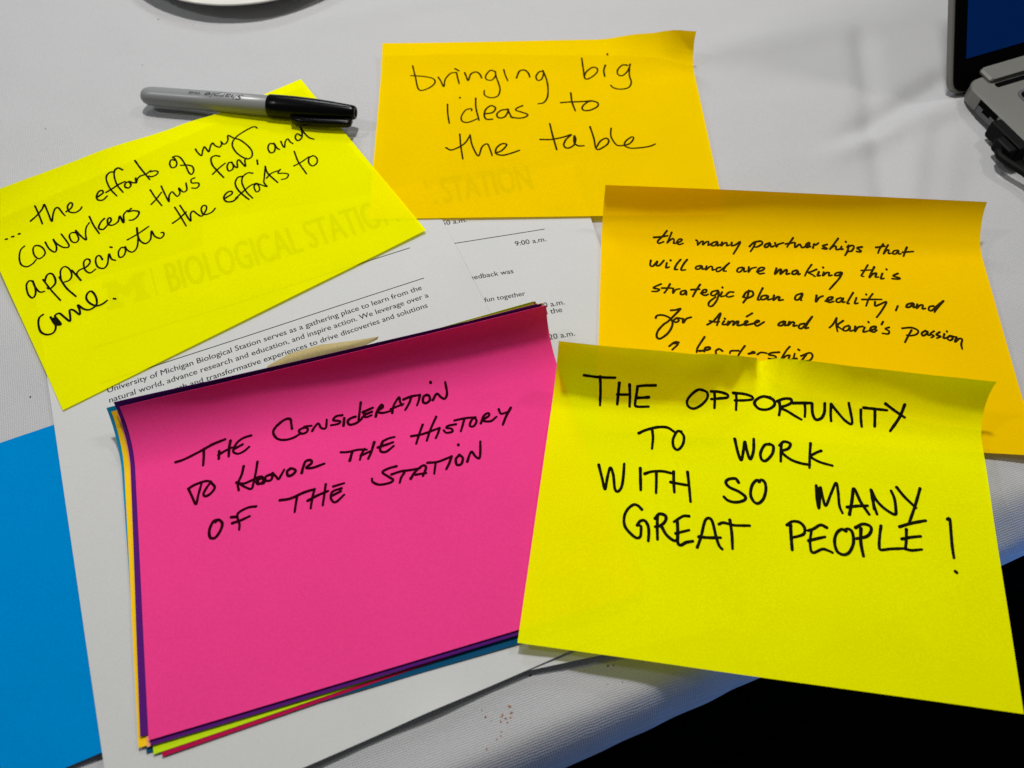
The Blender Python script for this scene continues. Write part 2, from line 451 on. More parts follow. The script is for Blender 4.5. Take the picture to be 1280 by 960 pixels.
# ---- notes
NOTES = {}
STACKED = ('blue', 'teal', 'crimson', 'lime', 'gold', 'peach', 'purple_low', 'purple', 'E')
def note(key, mat, label, x, y, th, W_, H_, z0, z1, knots, skew=0, seed=0, zf=None, wav=.5):
    s = Sheet(x, y, th, W_, H_, z0, z1, knots, skew, wav, seed, zf)
    o_ = s.build('sticky_note', mat, None, thick=.12 if key in STACKED else 0, nu=110 if key == 'D' else 44)
    tag(o_, label, 'sticky note')
    NOTES[key] = (s, o_)
    return s, o_

SB, OB = note('B', M_ORA, 'golden orange note reading bringing big ideas to the table, farthest from the edge',
     -79.43, 328.08, -.0014, 201.2, 150.4, 2.2, 1.6, [(0, .28, 118), (.7, .38, 118), (.86, .75, 118), (1, 1.75, 121)], -.0145, 1)
SA, OA = note('A', M_YEL, 'fluorescent yellow note about the efforts of my coworkers, lying under the marker',
     -218.9, 206.1, .577, 205.6, 154.8, 2.0, 2.9, [(0, .75, 118), (.35, .55, 120), (.6, .25, 122), (.75, .05, 122), (1, .05, 125)], -.0047, 2)
SC, OC = note('C', M_ORA2, 'deep gold note about the many partnerships, its curled top edge in shade, right of centre',
     39.5, 189.5, -.0800, 206, 151.8, 2.9, 2.0, [(0, 1.5, 117), (.1, 1.5, 116), (.5, 1.35, 117), (1, 1.15, 119)], .012, 4)

# stack under the pink note, lowest first
stack = [
 ('teal', M_TEA, 'teal note lowest in the stack, showing along its lower right edge',
   (183, 941.5), (652, 804), 1.7, [(0, .55, 112), (1, .6, 124)]),
 ('crimson', M_CRI, 'crimson note near the bottom of the stack, its corner sticking out lowest', (203, 946), (650, 790), 1.95, [(0, .6, 119), (.8, 1.1, 116), (.9, 1.2, 116), (1, .9, 118)]),
 ('lime', M_LIM, 'lime green note in the stack, a bright strip of it showing below the pink note', (192, 943), (650, 787.5), 2.25, [(0, .7, 119), (1, 1.25, 116)]),
 ('blue', M_TBL, 'blue green note in the stack, curving out at its upper left corner', (176, 926), (650, 772), 2.42, None),
 ('gold', M_GLD, 'golden yellow note in the stack, showing as a strip along its left side', (173, 935), (640, 791.5), 2.6, [(0, .65, 118), (1, 1.2, 115)]),
 ('peach', M_PEA, 'peach note in the stack between the golden and the purple notes', (183.5, 934), (640, 790.5), 2.95, [(0, .72, 119), (1, 1.25, 114)]),
 ('purple_low', M_PUR, 'lower dark purple note in the stack, showing below the pink note', (188, 932), (650, 793), 3.3, [(0, .8, 119), (.5, .95, 118), (1, 1.25, 114)]),
 ('purple', M_PUR, 'dark purple note directly under the pink one, its curled top edge showing behind it', (175, 921), (650, 784), 3.65, [(0, .8, 120), (.5, 1.0, 118), (1, 1.35, 114)]),
]
SE, OE = note('E', M_PNK, 'hot pink note about honoring the history of the station, topmost of the stack',
     -143.5, 55.1, .2731, 204.9, 152.7, 4.3, 4.25, [(0, 1.1, 121), (.25, 1.3, 120), (.6, 1.45, 118), (.85, 1.5, 116), (1, 1.5, 115)], .0096, 12, wav=.4)
for i, (key, mt, lab, pl, pr, z, kn) in enumerate(stack):
    a = back(*pl, z); b2 = back(*pr, z); th = math.atan2(b2.y-a.y, b2.x-a.x)
    SW = {'blue': 34, 'gold': 210.5, 'lime': 205.5}.get(key, 204.9)
    ex_ = Vector((math.cos(th), math.sin(th), 0)); ey_ = Vector((-math.sin(th), math.cos(th), 0))
    below = len(stack)-i; kn = []
    for (sk_, ph_, t_) in SE.kn:                       # the curl follows the pink note's, a little wider for each sheet below
        P = SE.o+SE.ex*(sk_*SE.W)+SE.ey*t_; t2 = (P-Vector((a.x, a.y, 0))).dot(ey_)+.25*below
        R_ = (SE.H-t_)/ph_+1.6*below
        kn.append((sk_*SE.W/SW, (153.7-t2)/R_, t2))
    note(key, mt, lab, a.x, a.y, th, SW, 153.7, z, z, kn, .0096, 12, wav=.4)


def d_lift(s, t):
    x = s*203; k_ = 1/(1+math.exp((x-62)/9))
    return 3.0*s**3*(t/150) + .6*k_ - .9*math.exp(-((s-.75)/.3)**2)*(t/150)+ .9*math.exp(-((t-104)/16)**2)*(1/(1+math.exp(-(s-.5)*10)))*.5
SD, OD = note('D', M_YEL2, 'bright yellow note about the opportunity to work with great people, its top edge creased',
     .55, 89.8, -.1523, 199.8, 151.4, 5.5, 5.1, [(0, 1.85, 112), (.08, 1.85, 111), (.3, 1.75, 112), (.39, 1.5, 119), (.452, 1.25, 127), (.470, 1.2, 128), (.488, .25, 130), (.53, .75, 121), (.6, 1.05, 119), (.7, 1.25, 119), (.9, 1.45, 117), (1, 1.5, 118)], .010, 6, zf=d_lift)

# ---- handwriting, traced stroke by stroke (origin, scale, then points)
HD1 = (700, 440, 4.923, """148,143 245,155 340,158;247,150 249,240 246,328;365,190 358,260 352,322;352,262 392,262 430,262;428,200 430,270 428,335
588,205 520,206 475,211;478,212 472,250 462,320 475,336 545,336;475,282 510,281 545,278
880,235 850,232 810,260 782,300 790,335 825,348 870,325 905,285 905,250 875,232
950,245 952,290 950,345;930,242 980,245 1030,262 1028,280 985,285 930,290
1083,255 1085,300 1083,358;1065,252 1130,258 1182,275 1180,292 1130,298 1075,298
485,500 530,480 600,463 660,465 700,490;568,485 572,530 566,595;745,490 720,490 695,540 700,585 725,602 755,570 762,520 740,489
1075,535 1095,620 1115,665 1128,610 1137,552 1148,600 1170,660 1190,610 1192,535""")
HD2 = (940, 440, 3.765, """85,215 50,210 20,225 12,245 35,268 75,270 105,250 100,225 70,212;128,235 132,265 127,298;118,232 150,220 183,222 183,240 158,253 132,262 165,278 200,300 232,318
190,240 230,240 280,240;248,242 250,275 248,305;282,245 285,290 300,318 325,312 340,285 342,242;372,245 370,290 372,325;372,245 400,280 435,320 465,340 471,325 464,285 455,240
512,272 512,310 516,352;525,262 580,268 635,274;578,268 578,310 577,350;628,243 670,275 718,308;718,248 695,305 650,372
85,435 60,438 40,475 45,505 65,512 95,480 100,445 82,432;138,430 136,470 135,515;130,440 150,422 180,432 170,455 140,470 180,505 230,524 272,531;275,430 272,480 270,545;325,465 300,475 277,492 305,512 340,525 378,535""")
HD3 = (730, 560, 5.333, """98,112 120,200 140,275 155,200 175,132 195,180 205,270 225,290 250,260 262,190 268,105;375,135 376,200 378,280;405,172 450,158 520,155 580,168;482,165 482,230 480,300
597,158 598,230 602,295;578,228 640,240 700,250;690,160 700,250 710,358;1030,230 1010,205 965,208 945,230 970,262 1030,290 1075,325 1065,350 1010,362 960,350 932,325
1170,225 1150,215 1120,250 1110,310 1130,355 1160,370 1195,340 1212,280 1205,230 1180,212 1165,228
385,410 360,385 330,378 290,410 268,460 272,520 310,570 350,600 375,590 380,550 378,520 355,515;355,515 375,487 405,485 427,520 432,570 428,620;490,450 488,530 490,610;475,470 500,440 540,450 545,480 515,515 475,525;515,520 550,580 600,618 625,608
700,455 660,455 600,492;622,490 625,560 625,630 645,648 680,630 725,622;612,570 650,560 700,548;755,662 780,590 805,490 830,468 855,490 880,590 900,650 922,675;765,592 830,598 910,598;900,508 930,498 1000,515 1105,518;972,480 985,570 990,672""")
HD4 = (960, 560, 4.571, """275,215 278,280 290,345 296,290 299,225 312,280 330,330 360,260 388,200 400,250 408,330 425,372;283,230 286,300;465,380 480,300 490,232 530,310 578,380;478,310 484,260;452,338 510,332 568,330;588,240 600,310 622,378;597,262 606,350;588,240 620,300 670,350 725,380 730,350 722,290 703,245
735,225 780,280 845,342;868,232 840,330 805,432;752,450 820,430 900,415;128,440 132,510 138,582;108,440 140,420 180,425 208,455 205,490 170,505 135,512
335,455 300,440 260,462 228,472;248,470 240,530 245,585 262,598 310,578 340,585 368,598;232,530 280,518 325,508;445,475 420,465 390,490 380,540 395,590 430,610 465,595 488,540 480,480 455,462 436,472
530,460 530,540 545,618;500,455 540,435 580,445 590,470 565,505 505,518;645,445 638,500 635,560 645,582 700,577 780,574;790,465 790,520 785,575;765,520 820,510 872,505;780,575 820,585 878,580
1025,408 1038,405 1045,480 1052,560 1062,628;1070,705 1078,712""")
handwriting(SD, [HD1, HD2, HD3, HD4], 1.42, INK_Y, OD)

HA1 = (0, 160, 6.4, """45,891 58,888;95,871 110,868;150,848 158,847;280,625 310,690 340,768;245,745 300,695 340,645 355,612 385,680 415,748 425,690 442,645 468,640 500,680 522,702;530,670 570,640 580,608 562,598 540,630 555,670 600,677 640,655 655,632
785,550 825,520 818,500 790,510 772,550 787,577 825,575 858,545;915,352 880,355 852,385 855,430 885,490 935,545;980,335 945,320 915,345 917,400 940,460 985,515;850,515 900,485 945,455 1000,428;1035,430 1005,440 1000,470 1030,480 1048,455 1032,428 1060,438 1090,440
1085,402 1090,440 1100,405 1118,390;1080,262 1130,330 1198,412;1120,385 1165,370 1205,343;1205,343 1195,352 1240,343 1265,352 1250,375 1215,390 1190,385""")
HA2 = (100, 160, 6.4, """75,708 110,780 155,845;195,725 165,757 150,800 185,812 222,775 250,740 240,718 222,730 225,770 260,778 305,750 318,705 345,757 352,745 350,695 378,660;410,645 385,670 430,662 472,672 460,708 425,735 395,738
562,495 605,560 655,622;570,612 610,570 652,515;650,465 680,530 712,590 713,545 735,510 758,530 780,548 800,520 790,480 825,512 855,495 848,440;918,400 890,412 895,440 945,440 952,462 930,482 895,480
760,260 730,255 718,290 735,318 765,310 775,280 758,245 740,235 775,225 810,245 845,300 870,355 892,372 910,345 900,310 860,297 805,300
455,800 460,850 480,900 525,925 565,890 572,825 600,868 645,882 672,855 665,835 650,838;380,895 460,850 550,788
758,635 800,700 850,785;742,762 790,728 850,672;800,620 840,680 885,745 885,690 905,665 940,690 975,705 1010,655 1010,625 985,622 970,650 985,690 1020,690 1060,670 1082,642""")
HA3 = (230, 140, 6.4, """92,298 110,325 140,350 150,310 163,278 182,300 200,320 210,280 228,248 250,270 285,282 302,255 295,235 315,258 338,250 352,222 352,188 400,210 450,225 515,275 545,320 540,360 500,375 430,335 390,280 392,235 430,190 500,145 560,118 585,130
285,355 250,350 218,370 225,420 265,470 318,525;230,498 280,450 330,410;385,405 360,405 345,440 358,472 388,460 395,430 380,400 405,435 428,445 425,400 440,382 465,410 492,435 487,385 500,370;585,385 590,420
715,255 685,255 672,290 690,325 720,320 730,280 718,248 745,290 765,300;775,235 790,270 805,285 810,240 830,215 850,240 872,254;935,190 905,175 890,205 910,230 940,210 945,170 930,120;930,120 960,165 1000,205 1040,218
330,690 385,655 380,635 345,645 318,685 340,717 390,715 430,685;470,515 430,525 410,570 430,620 480,670 520,700;550,490 510,488 470,520 465,570 500,640 550,690;415,690 470,640 530,590 580,570;575,575 560,600 580,640 605,622 597,588 575,570 615,582 665,597 640,565 643,520 650,435
650,435 670,490 750,565;660,530 700,490 770,465;770,460 752,490 800,490 835,500 820,530 780,540;882,315 915,400 980,495;880,432 940,400 1000,358;1030,350 1000,370 1000,410 1030,432 1062,410 1065,375 1040,352 1000,362""")
HA4 = (0, 280, 6.4, """195,178 165,210 155,270 170,325 215,342 260,320 290,285;320,178 285,172 265,200 275,250 310,278 345,260 362,230 345,195 310,172 280,178;362,145 395,200 442,225 452,180 425,122 452,155 500,185 545,187 548,160 490,80
605,70 575,70 555,95 575,140 610,148 630,120 615,80 605,50 645,95 690,128 685,85 690,30 715,-10
265,460 235,455 212,490 225,560 260,592 285,560 280,500 260,455 285,510 320,545 355,540;345,445 410,530 485,612;358,460 378,408 415,398 442,440 440,480 400,520 380,510;475,425 530,510 608,580;488,450 485,375 515,342 555,360 575,410 555,450 515,465
575,370 610,410 648,452 615,405 635,370 690,345 720,310 715,285 690,282 670,310 680,365 720,392 765,362;820,285 800,255 775,260 765,300 785,345 830,355 860,320 872,240 892,280 925,292;882,184 895,188
1000,190 970,190 948,225 955,265 985,260 1005,220 1000,180 1020,210 1060,225 1095,190 1105,120 1098,30
345,725 315,750 308,800 325,860 370,885 420,875 445,840 440,790 405,745;405,745 440,800 488,805 465,770 440,735 475,715 515,745 560,778 562,735 558,690 590,690 637,725 638,690 622,648 670,680 720,685 772,645 768,585 735,540 705,550 690,590 715,630 770,655 820,640 858,612;425,755 470,800;910,597 925,600""")
handwriting(SA, [HA1, HA2, HA3, HA4], 1.08, INK_Y, OA)

HB1 = (460, 30, 5.333, """298,280 315,350 340,438 400,430 445,395 435,365 370,350 285,345;468,355 485,380 505,418 515,370 550,330 590,323;590,325 598,360 608,398;580,298 605,312;645,325 655,350 668,378 685,335 720,320 745,335 758,362
850,318 815,310 785,345 790,370 825,374 850,345 848,318 855,355 872,400 880,440 865,480 820,492 778,475 775,442;905,305 915,340 932,380;990,360 1010,315 1045,308 1070,330 1078,355
1165,315 1140,320 1120,350 1130,375 1155,370 1170,335 1165,310 1190,370 1200,430 1195,490 1170,525 1135,532;530,535 532,600 542,662;613,490 613,494
690,578 690,565 650,575 622,620 630,650 670,655 735,630;718,495 720,560 740,642;775,600 830,590 850,560 820,545 785,570 775,610 790,635 830,635;935,570 890,575 860,600 870,625 910,620 935,580 930,565 945,600 962,627
1030,545 995,560 985,575 1030,590 1065,605 1045,622 1000,628 950,620;612,735 618,810 632,900;520,825 560,840 640,800 680,745;680,740 695,810 735,880 760,820 795,800 815,840 828,878
850,860 890,845 925,805 890,800 855,830 855,865 900,875 960,860 1010,842""")
HB2 = (670, 30, 5.333, """305,230 315,300 328,365 370,355 408,320 405,295 375,290 335,320 322,350;462,275 452,310 458,350;475,200 476,206;610,275 575,275 545,305 545,335 575,345 610,315 628,272 625,270 622,340 635,390 615,425 560,435 515,425 498,408
232,460 240,520 262,580;165,525 230,520 300,518 370,512;370,512 410,525 410,550 360,575 315,575 310,550 345,520 375,514;92,665 110,740 138,838;28,770 100,770 180,755 235,738 200,770 185,810 210,828 250,810 265,770 255,745 255,790 280,812 320,812
360,685 385,760 405,835 460,815 485,785 470,762 430,780 405,820;500,695 500,750 530,800 560,812 620,800 650,765 640,752 600,780 590,810 630,828 700,825 760,815 795,800""")
handwriting(SB, [HB1, HB2], 1.12, INK_O, OB)

HC1 = (740, 220, 4.923, """460,338 435,370 405,400 410,415 440,405;380,378 420,375 465,368;490,348 475,385 462,412 480,395 500,385 505,400 502,415 535,408 555,392 538,388 522,408 535,422 560,415
640,395 650,402 650,425 670,405 685,402 680,425 700,408 718,405 714,428 735,415;770,405 745,410 735,428 755,428 775,408 770,430 795,420;800,408 795,430 815,412 830,412 828,430 845,425;860,410 858,428 880,425 912,405 895,440 870,480

362,520 358,550 375,555 402,525 395,550 415,550 442,520;460,535 455,565 475,560;483,518 484,521;545,515 520,545 508,575 525,575;585,515 562,545 548,578 575,578;670,552 642,558 638,572 660,572 678,555 678,575 695,570;705,555 700,578 725,558 740,558 740,580 755,575;790,562 768,568 765,585 785,585 845,535 820,560 808,585 825,585
925,562 900,568 892,588 912,590 935,565 935,590 950,585;965,560 962,592 980,570 1010,562;1015,590 1050,580 1060,565 1035,565 1018,585 1030,602 1060,598;1135,568 1125,605 1155,575 1165,578 1158,605 1190,578 1200,580 1195,605 1215,600;1260,580 1235,588 1232,605 1255,602 1268,585 1268,608 1280,602
425,665 390,680 378,690 415,698 400,710 370,710;480,665 460,700 445,720;430,690 490,690;500,692 498,722 515,700 540,695;575,705 550,710 545,728 565,728 580,710 580,732;665,668 640,705 620,742;610,700 660,697;670,722 700,715 705,700 685,702 675,725 695,735 715,728
775,705 740,712 732,732 755,735 780,712 770,760 740,800 718,798 722,775 760,745;800,715 790,742 815,738;802,685 803,688;870,715 845,715 825,735 840,745 870,738;965,705 955,745 930,780;930,745 950,715 985,710 990,735 955,752 935,745;1050,690 1030,730 1018,762 1030,762;1075,735 1045,740 1040,760 1065,758 1085,738 1080,762 1110,755;1120,735 1115,765 1140,745 1155,745 1148,765 1175,762""")
HC2 = (980, 220, 4.923, """610,420 590,445 578,475;565,440 620,432;640,425 625,450 612,480 630,458 645,455 642,478 660,475;700,458 675,462 670,480 690,478 705,460 705,482 720,478;755,440 745,465 735,495;730,470 795,465
170,545 145,580 128,615;200,575 170,588 150,595 170,605 190,618;215,590 205,615 222,612;240,562 241,565;245,592 238,615 262,595 278,595 275,615 295,610;350,592 320,598 312,612 335,612 358,595 340,630 305,670 280,698
515,548 490,590 475,615 490,618;475,582 535,578;555,560 535,600 525,625 545,605 568,598 562,622 580,622;605,600 595,632 615,630;630,573 631,577;700,600 672,615 712,628 705,635 665,632
110,722 75,735 68,760 90,760 115,725 102,762 108,765;200,735 195,775 215,750 240,738;255,770 290,760 300,745 275,748 262,768 280,778 305,772;350,750 325,758 322,775 345,775 365,750 358,778 375,775;425,718 400,760 388,785 400,785;445,750 435,785 455,782;545,725 520,760 505,800;480,760 600,760;505,728 506,731;560,775 560,800 590,790 630,775 600,830 570,870;700,800 688,828
790,782 760,790 752,808 775,805 798,785 795,810 812,805;820,790 815,815 838,795 855,795 850,818 870,815;920,800 895,805 890,825 910,828 940,800 982,768 945,810 925,838""")
HC3 = (740, 360, 4.923, """485,138 515,135 545,128 510,165 490,185;392,185 400,170 440,168 485,190 495,225 470,275 420,312 398,300 405,265 440,225 475,200 545,128;520,185 502,200 515,212 535,200 525,185 560,190;560,190 560,215 580,190 610,180
1180,205 1155,215 1145,230 1170,230 1190,205 1185,232 1200,228;1215,208 1205,232 1230,210 1245,212 1238,235 1260,230""")
HC4 = (980, 360, 4.267, """110,190 85,195 78,212 100,212 150,152 125,190 112,215 130,212;280,160 278,195 285,232;278,165 260,195 242,212;315,175 285,200 315,225;345,200 320,210 318,228 340,225 352,205 352,230 370,225;380,205 378,232 395,210 420,205;430,210 422,235 445,230;450,181 451,184;455,228 485,218 490,205 465,210 460,228 480,235 495,225;528,180 520,195;560,210 540,218 560,230 555,245 525,242
680,225 660,260 645,290;630,215 680,212 715,228 705,248 670,255 655,252;755,228 735,240 740,255 760,245 765,230 768,252 785,248;800,230 780,245 800,255 785,265;830,235 812,250 835,258 815,268;855,245 850,268 868,265;868,231 869,234;885,255 870,268 885,280 900,268 888,255 915,262;920,262 912,288 935,270 950,275 945,300 950,325""")
HC5 = (930, 285, 8, """115,140 95,190 65,235;55,185 100,145 170,132 182,158 130,190 95,187;255,150 215,165 205,190 235,190 260,155 270,190 300,180;310,150 325,190 340,165 395,148;490,100 455,150 430,190;415,160 500,145;510,150 510,195 550,165 565,170 575,195 605,190 655,165 650,145 620,165 625,195 665,185
690,200 700,158 715,170 745,150;830,165 785,180 830,205 815,212 780,205;940,105 900,160 855,215 890,185 920,185 920,215 960,210 975,185 965,215 990,210;1015,136 1019,141;1045,175 1035,230 1010,275;1030,190 1080,175 1100,190 1075,230 1040,235;1180,190 1130,200 1170,230 1155,240 1125,235""")
HC6 = (820, 370, 6.4, """180,372 150,370 105,402;140,380 175,385 130,430;388,328 350,385 330,420 325,450;345,440 385,436 430,425 428,410 395,415 385,445;530,440 505,424 478,440 480,460;710,400 680,440 655,480;660,438 600,440 590,460;740,462 790,455 775,446 745,465;810,468 840,452 885,458
985,450 925,455 900,470 950,480 960,495 930,505 900,500;1070,405 1040,440 1000,510 1040,480 1070,475 1060,505 1095,505 1110,460;1095,505 1125,500;1138,428 1146,434;1200,470 1170,510 1145,540;1160,480 1230,455 1252,480 1230,515 1180,520
410,230 460,200 515,138 500,190 487,235;430,200 470,208 505,206;545,200 530,228 565,225 580,205;549,180 552,183;580,205 570,235 600,205 625,205 615,235 645,205 660,205 650,235 690,230 735,205 718,200 708,232 760,225 825,205 812,195 790,215 808,240 865,208;770,138 725,165""")
handwriting(SC, [HC1, HC2, HC3, HC4, HC5, HC6], 1.14, INK_O, OC)

HE1 = (200, 460, 5.333, """105,628 160,610 260,560 350,510 435,475;292,540 292,590 288,650;395,555 392,605;470,485 462,530 458,590;390,580 430,555 480,530;608,450 560,465 520,492 495,530 490,560 520,572 560,555 595,525;495,540 550,510
880,405 875,370 868,340 830,345 775,390 755,430 780,470 830,480 890,465 940,435;965,395 928,415 940,438 975,430 985,405 960,393 1010,385;1015,420 1030,395 1055,370 1075,400 1105,400 1112,345;1215,315 1175,322 1155,348 1200,355 1190,372 1140,382
190,805 230,780 300,755 340,757;190,805 215,860 240,908 255,850 277,770;335,758 365,795 340,835 305,855 290,840 310,800 335,765;558,655 545,710 520,770 525,815;650,625 640,690 625,760 610,805 570,795 510,760;510,765 560,770 620,745 655,732
650,730 680,725 690,755 655,775 645,755 680,735 695,765 660,770 650,745;735,710 705,725 705,750 735,750 750,725 735,710;750,700 775,725 790,742 810,710 828,678;870,670 848,690 855,720 885,710 905,685 880,670 862,678;945,700 955,660 972,622 1005,615 1010,635 975,665 1020,665 1095,638
800,882 870,870 960,830 1030,808;915,850 905,910 898,960;1030,808 1015,870 1005,935;1105,775 1095,850 1085,915;985,885 1050,850 1120,820;1155,790 1228,768;1210,802 1150,825 1140,870 1170,895 1228,845;1150,850 1205,822""")
HE2 = (420, 460, 5.333, """55,335 50,385;130,325 100,335 78,355 90,378 130,370 165,345 180,325;165,230 158,290 150,350;185,290 195,328 238,315;180,295 245,265;190,312 240,292;265,325 275,285 305,245 312,262 275,290 310,300 360,288;375,300 385,250 420,195 427,225 440,250;365,275 400,260 450,240
450,210 500,190 560,180;500,195 490,230 462,280;560,180 552,215 540,250;610,180 585,190 580,225 600,235 625,215 620,185 600,178;645,215 672,172 700,195 725,205 740,170 728,95;630,94 631,98
32,562 80,560 150,545 205,545;108,560 100,590 92,618;190,540 170,575 160,612;255,495 235,560 215,605;165,585 240,550;310,490 350,470 390,460;310,495 295,530 300,557 335,558 385,520;280,530 340,510 380,495
578,378 555,440 535,505;668,325 630,410 605,485;502,455 580,440 690,400;690,400 680,435 665,468;800,375 750,385 735,400 770,405 775,425 735,432 718,415;790,350 860,335 930,328;855,340 845,380 832,422;930,330 905,345 892,385 918,388 937,355 925,330;965,370 985,320 1015,300 1020,318 978,350 1030,355 1070,325;1085,275 1100,305 1140,295;1165,265 1135,320 1112,378
403,655 350,670 310,695 350,725 380,745 360,765 290,778 245,760 240,738;370,710 430,690 500,680 560,668;455,700 435,730 425,765;498,738 530,690 580,650 600,665 580,720;530,712 600,700;610,632 680,625 770,590;665,628 660,665 655,705;770,590 755,635 735,675;825,580 800,605 805,645 835,640 845,600 820,578;875,625 890,580 905,558 930,590 955,602 962,560 962,490;815,511 816,514""")
HE3 = (140, 580, 5.333, """710,372 675,385 650,440 655,490 690,490 725,440 735,395 710,372 690,388;960,283 910,290 850,320 835,350 850,400 848,438;795,355 835,352;802,395 860,375 918,348""")
handwriting(SE, [HE1, HE2, HE3], 1.26, INK_P, OE)

# ---- tan paper strip poking out behind the pink stack
def strip():
    pts = [(318, 462), (345, 449), (380, 437), (420, 430), (462, 424), (474, 422), (470, 430), (452, 446)]
    bot = [back(px, py+9, 2.5) for px, py in ((330, 462), (360, 452), (400, 443), (430, 436), (472, 415))]
    top = [back(px, py, 4.5+2*math.sin(i*.8)) for i, (px, py) in enumerate(((335, 457), (362, 442), (400, 431), (440, 426), (474, 421)))]
    V = []; n_ = 5
    for i in range(n_):
        mid = (bot[i]+top[i])/2; mid.z += 1.2
        V += [bot[i], mid, top[i]]
    V += [v-Vector((0, 0, .12)) for v in V[:]]
    Fc = []
    for i in range(n_-1):
        for k_ in range(2):
            q = i*3+k_; Fc.append((q, q+3, q+4, q+1)); Fc.append((15+q, 15+q+1, 15+q+4, 15+q+3))
    for i in range(n_-1):
        q = i*3; Fc.append((q, 15+q, 15+q+3, q+3)); q += 2; Fc.append((q, q+3, 15+q+3, 15+q))
    for q in (0, 12):
        for k_ in range(2): Fc.append((q+k_, q+k_+1, 15+q+k_+1, 15+q+k_))
    return mesh_obj('paper_strip', V, Fc, M_TAN, smooth=True)
tag(strip(), 'torn tan paper strip poking out above the pink stack', 'paper strip')

# ------------------------------------------------------------------ marker pen
def lathe(prof, seg=40):
    V = []; Fc = []
    for (x, r) in prof:
        for k_ in range(seg):
            a = 2*math.pi*k_/seg; V.append(Vector((x, r*math.cos(a), r*math.sin(a))))
    for j in range(len(prof)-1):
        for k_ in range(seg):
            a = j*seg+k_; b_ = j*seg+(k_+1) % seg; Fc.append((a, b_, b_+seg, a+seg))
    Fc.append(tuple(range(seg))[::-1]); Fc.append(tuple(range((len(prof)-1)*seg, len(prof)*seg)))
    return V, Fc
p0 = back(178, 119.5, 6.2); p1 = back(444.5, 141, 9.4)
ax = (p1-p0).normalized(); side = Vector((0, 0, 1)).cross(ax).normalized(); upm = ax.cross(side)
def mk(v): return p0+ax*v.x+side*v.y+upm*v.z
LM_ = (p1-p0).length; sc_m = LM_/137.0
mpen = empty('marker_pen', 'grey permanent marker with black cap lying across the corner of a yellow note', 'marker')
M_GRY = principled('grey_plastic', (.22, .225, .23), .33, 0, .5)[0]
M_BLK = principled('black_plastic', (.001, .001, .0011), .24, 0, .16)[0]
m_, n, l, b = principled('pen_print', (.01, .01, .012), .5)
PENP = m_
prof = [(0.2, .6), (.25, 2.4), (.7, 3.6), (1.8, 4.6), (3.6, 5.35), (6, 5.75), (9, 5.9), (40, 6.1), (83, 6.2), (84, 5.0)]
V, Fc = lathe([(x*sc_m, r) for x, r in prof]); mesh_obj('barrel', [mk(v) for v in V], Fc, M_GRY, mpen, smooth=True)
prof = [(82.5, 5.6), (82.6, 6.5), (83.3, 6.95), (90, 7.0), (100, 6.9), (110, 6.5), (120, 5.8), (129, 4.95), (134.5, 4.4), (136.2, 4.1), (137, 3.5), (137, 2.4), (135.6, 2.0), (135.6, .3)]
V, Fc = lathe([(x*sc_m, r) for x, r in prof]); mesh_obj('cap', [mk(v) for v in V], Fc, M_BLK, mpen, smooth=True)
# clip: a tongue standing off the cap on the near side
V = []; Fc = []
cl = [(98, 6.6, 1.4, 2.2), (99.5, 8.6, 2.2, 2.4), (106, 9.2, 2.4, 2.4), (118, 8.9, 2.4, 2.3), (128, 8.3, 2.2, 2.2), (134, 7.9, 2.1, 2.1), (135.6, 7.2, 1.6, 1.8), (135.9, 5.6, 1.2, 1.4)]
seg = 14
for (x, r, th_, wd) in cl:
    for k_ in range(seg):
        a = 2*math.pi*k_/seg
        ca, sa = math.cos(a), math.sin(a)
        V.append(Vector((x*sc_m, -(r)+math.copysign(abs(ca)**.6, ca)*th_, -1.8+math.copysign(abs(sa)**.6, sa)*wd)))
for j in range(len(cl)-1):
    for k_ in range(seg):
        a = j*seg+k_; b_ = j*seg+(k_+1) % seg; Fc.append((a, b_, b_+seg, a+seg))
Fc.append(tuple(range(seg))[::-1]); Fc.append(tuple(range((len(cl)-1)*seg, len(cl)*seg)))
mesh_obj('clip', [mk(v) for v in V], Fc, M_BLK, mpen, smooth=True)
def pen_text(txt, xa, xb, h, ang, shear=0.0, name='printed_text'):
    """upside-down line wrapped on the barrel; xa is where it starts (cap side)"""
    g, fs, wd = text_geom(txt); k_ = (xa-xb)/wd; V = []
    for (a_, b_) in g:
        X = (xa-(a_+shear*b_)*k_)*sc_m; t = ang+(b_*h/.73)/6.1
        R = 6.16+.06
        V.append(mk(Vector((X, R*math.cos(t), R*math.sin(t)))))
    n0 = len(V); V += [v+ax*.12+upm*.01 for v in V[:]]
    return mesh_obj(name, V, list(fs)+[tuple(i+n0 for i in f) for f in fs], PENP, mpen)
pen_text("Sharpie", 68.0, 44.0, 4.0, math.radians(84), .3)
pen_text("FINE", 40, 33, 1.9, math.radians(88))

# ------------------------------------------------------------------ plate at the top edge
def plate():
    R_ = 92; zc = 9.6
    pt = back(290, 6, zc); cx, cy = pt.x-2, pt.y+R_
    prof = [(0, 3.2), (38, 3.0), (44, 4.2), (52, 4.8), (70, 6.6), (84, 8.3), (90, 9.6), (91.6, 10.2), (92.4, 9.9), (92.3, 8.9), (91, 8.1), (84, 6.4), (68, 4.6), (50, 3.4), (42, 1.0), (40, .2), (36, .2), (35, 1.6), (0, 1.6)]
    V = []; Fc = []; sg_ = 128
    for (r, z) in prof:
        for k_ in range(sg_):
            a = 2*math.pi*k_/sg_; V.append(Vector((cx+r*math.cos(a), cy+r*math.sin(a), z+.2)))
    for j in range(len(prof)-1):
        for k_ in range(sg_):
            a = j*sg_+k_; b_ = j*sg_+(k_+1) % sg_; Fc.append((a, b_, b_+sg_, a+sg_))
    m = principled('white_glazed_china', (.66, .65, .60), .16, 0, .5)[0]
    return mesh_obj('plate', V, Fc, m, smooth=True)
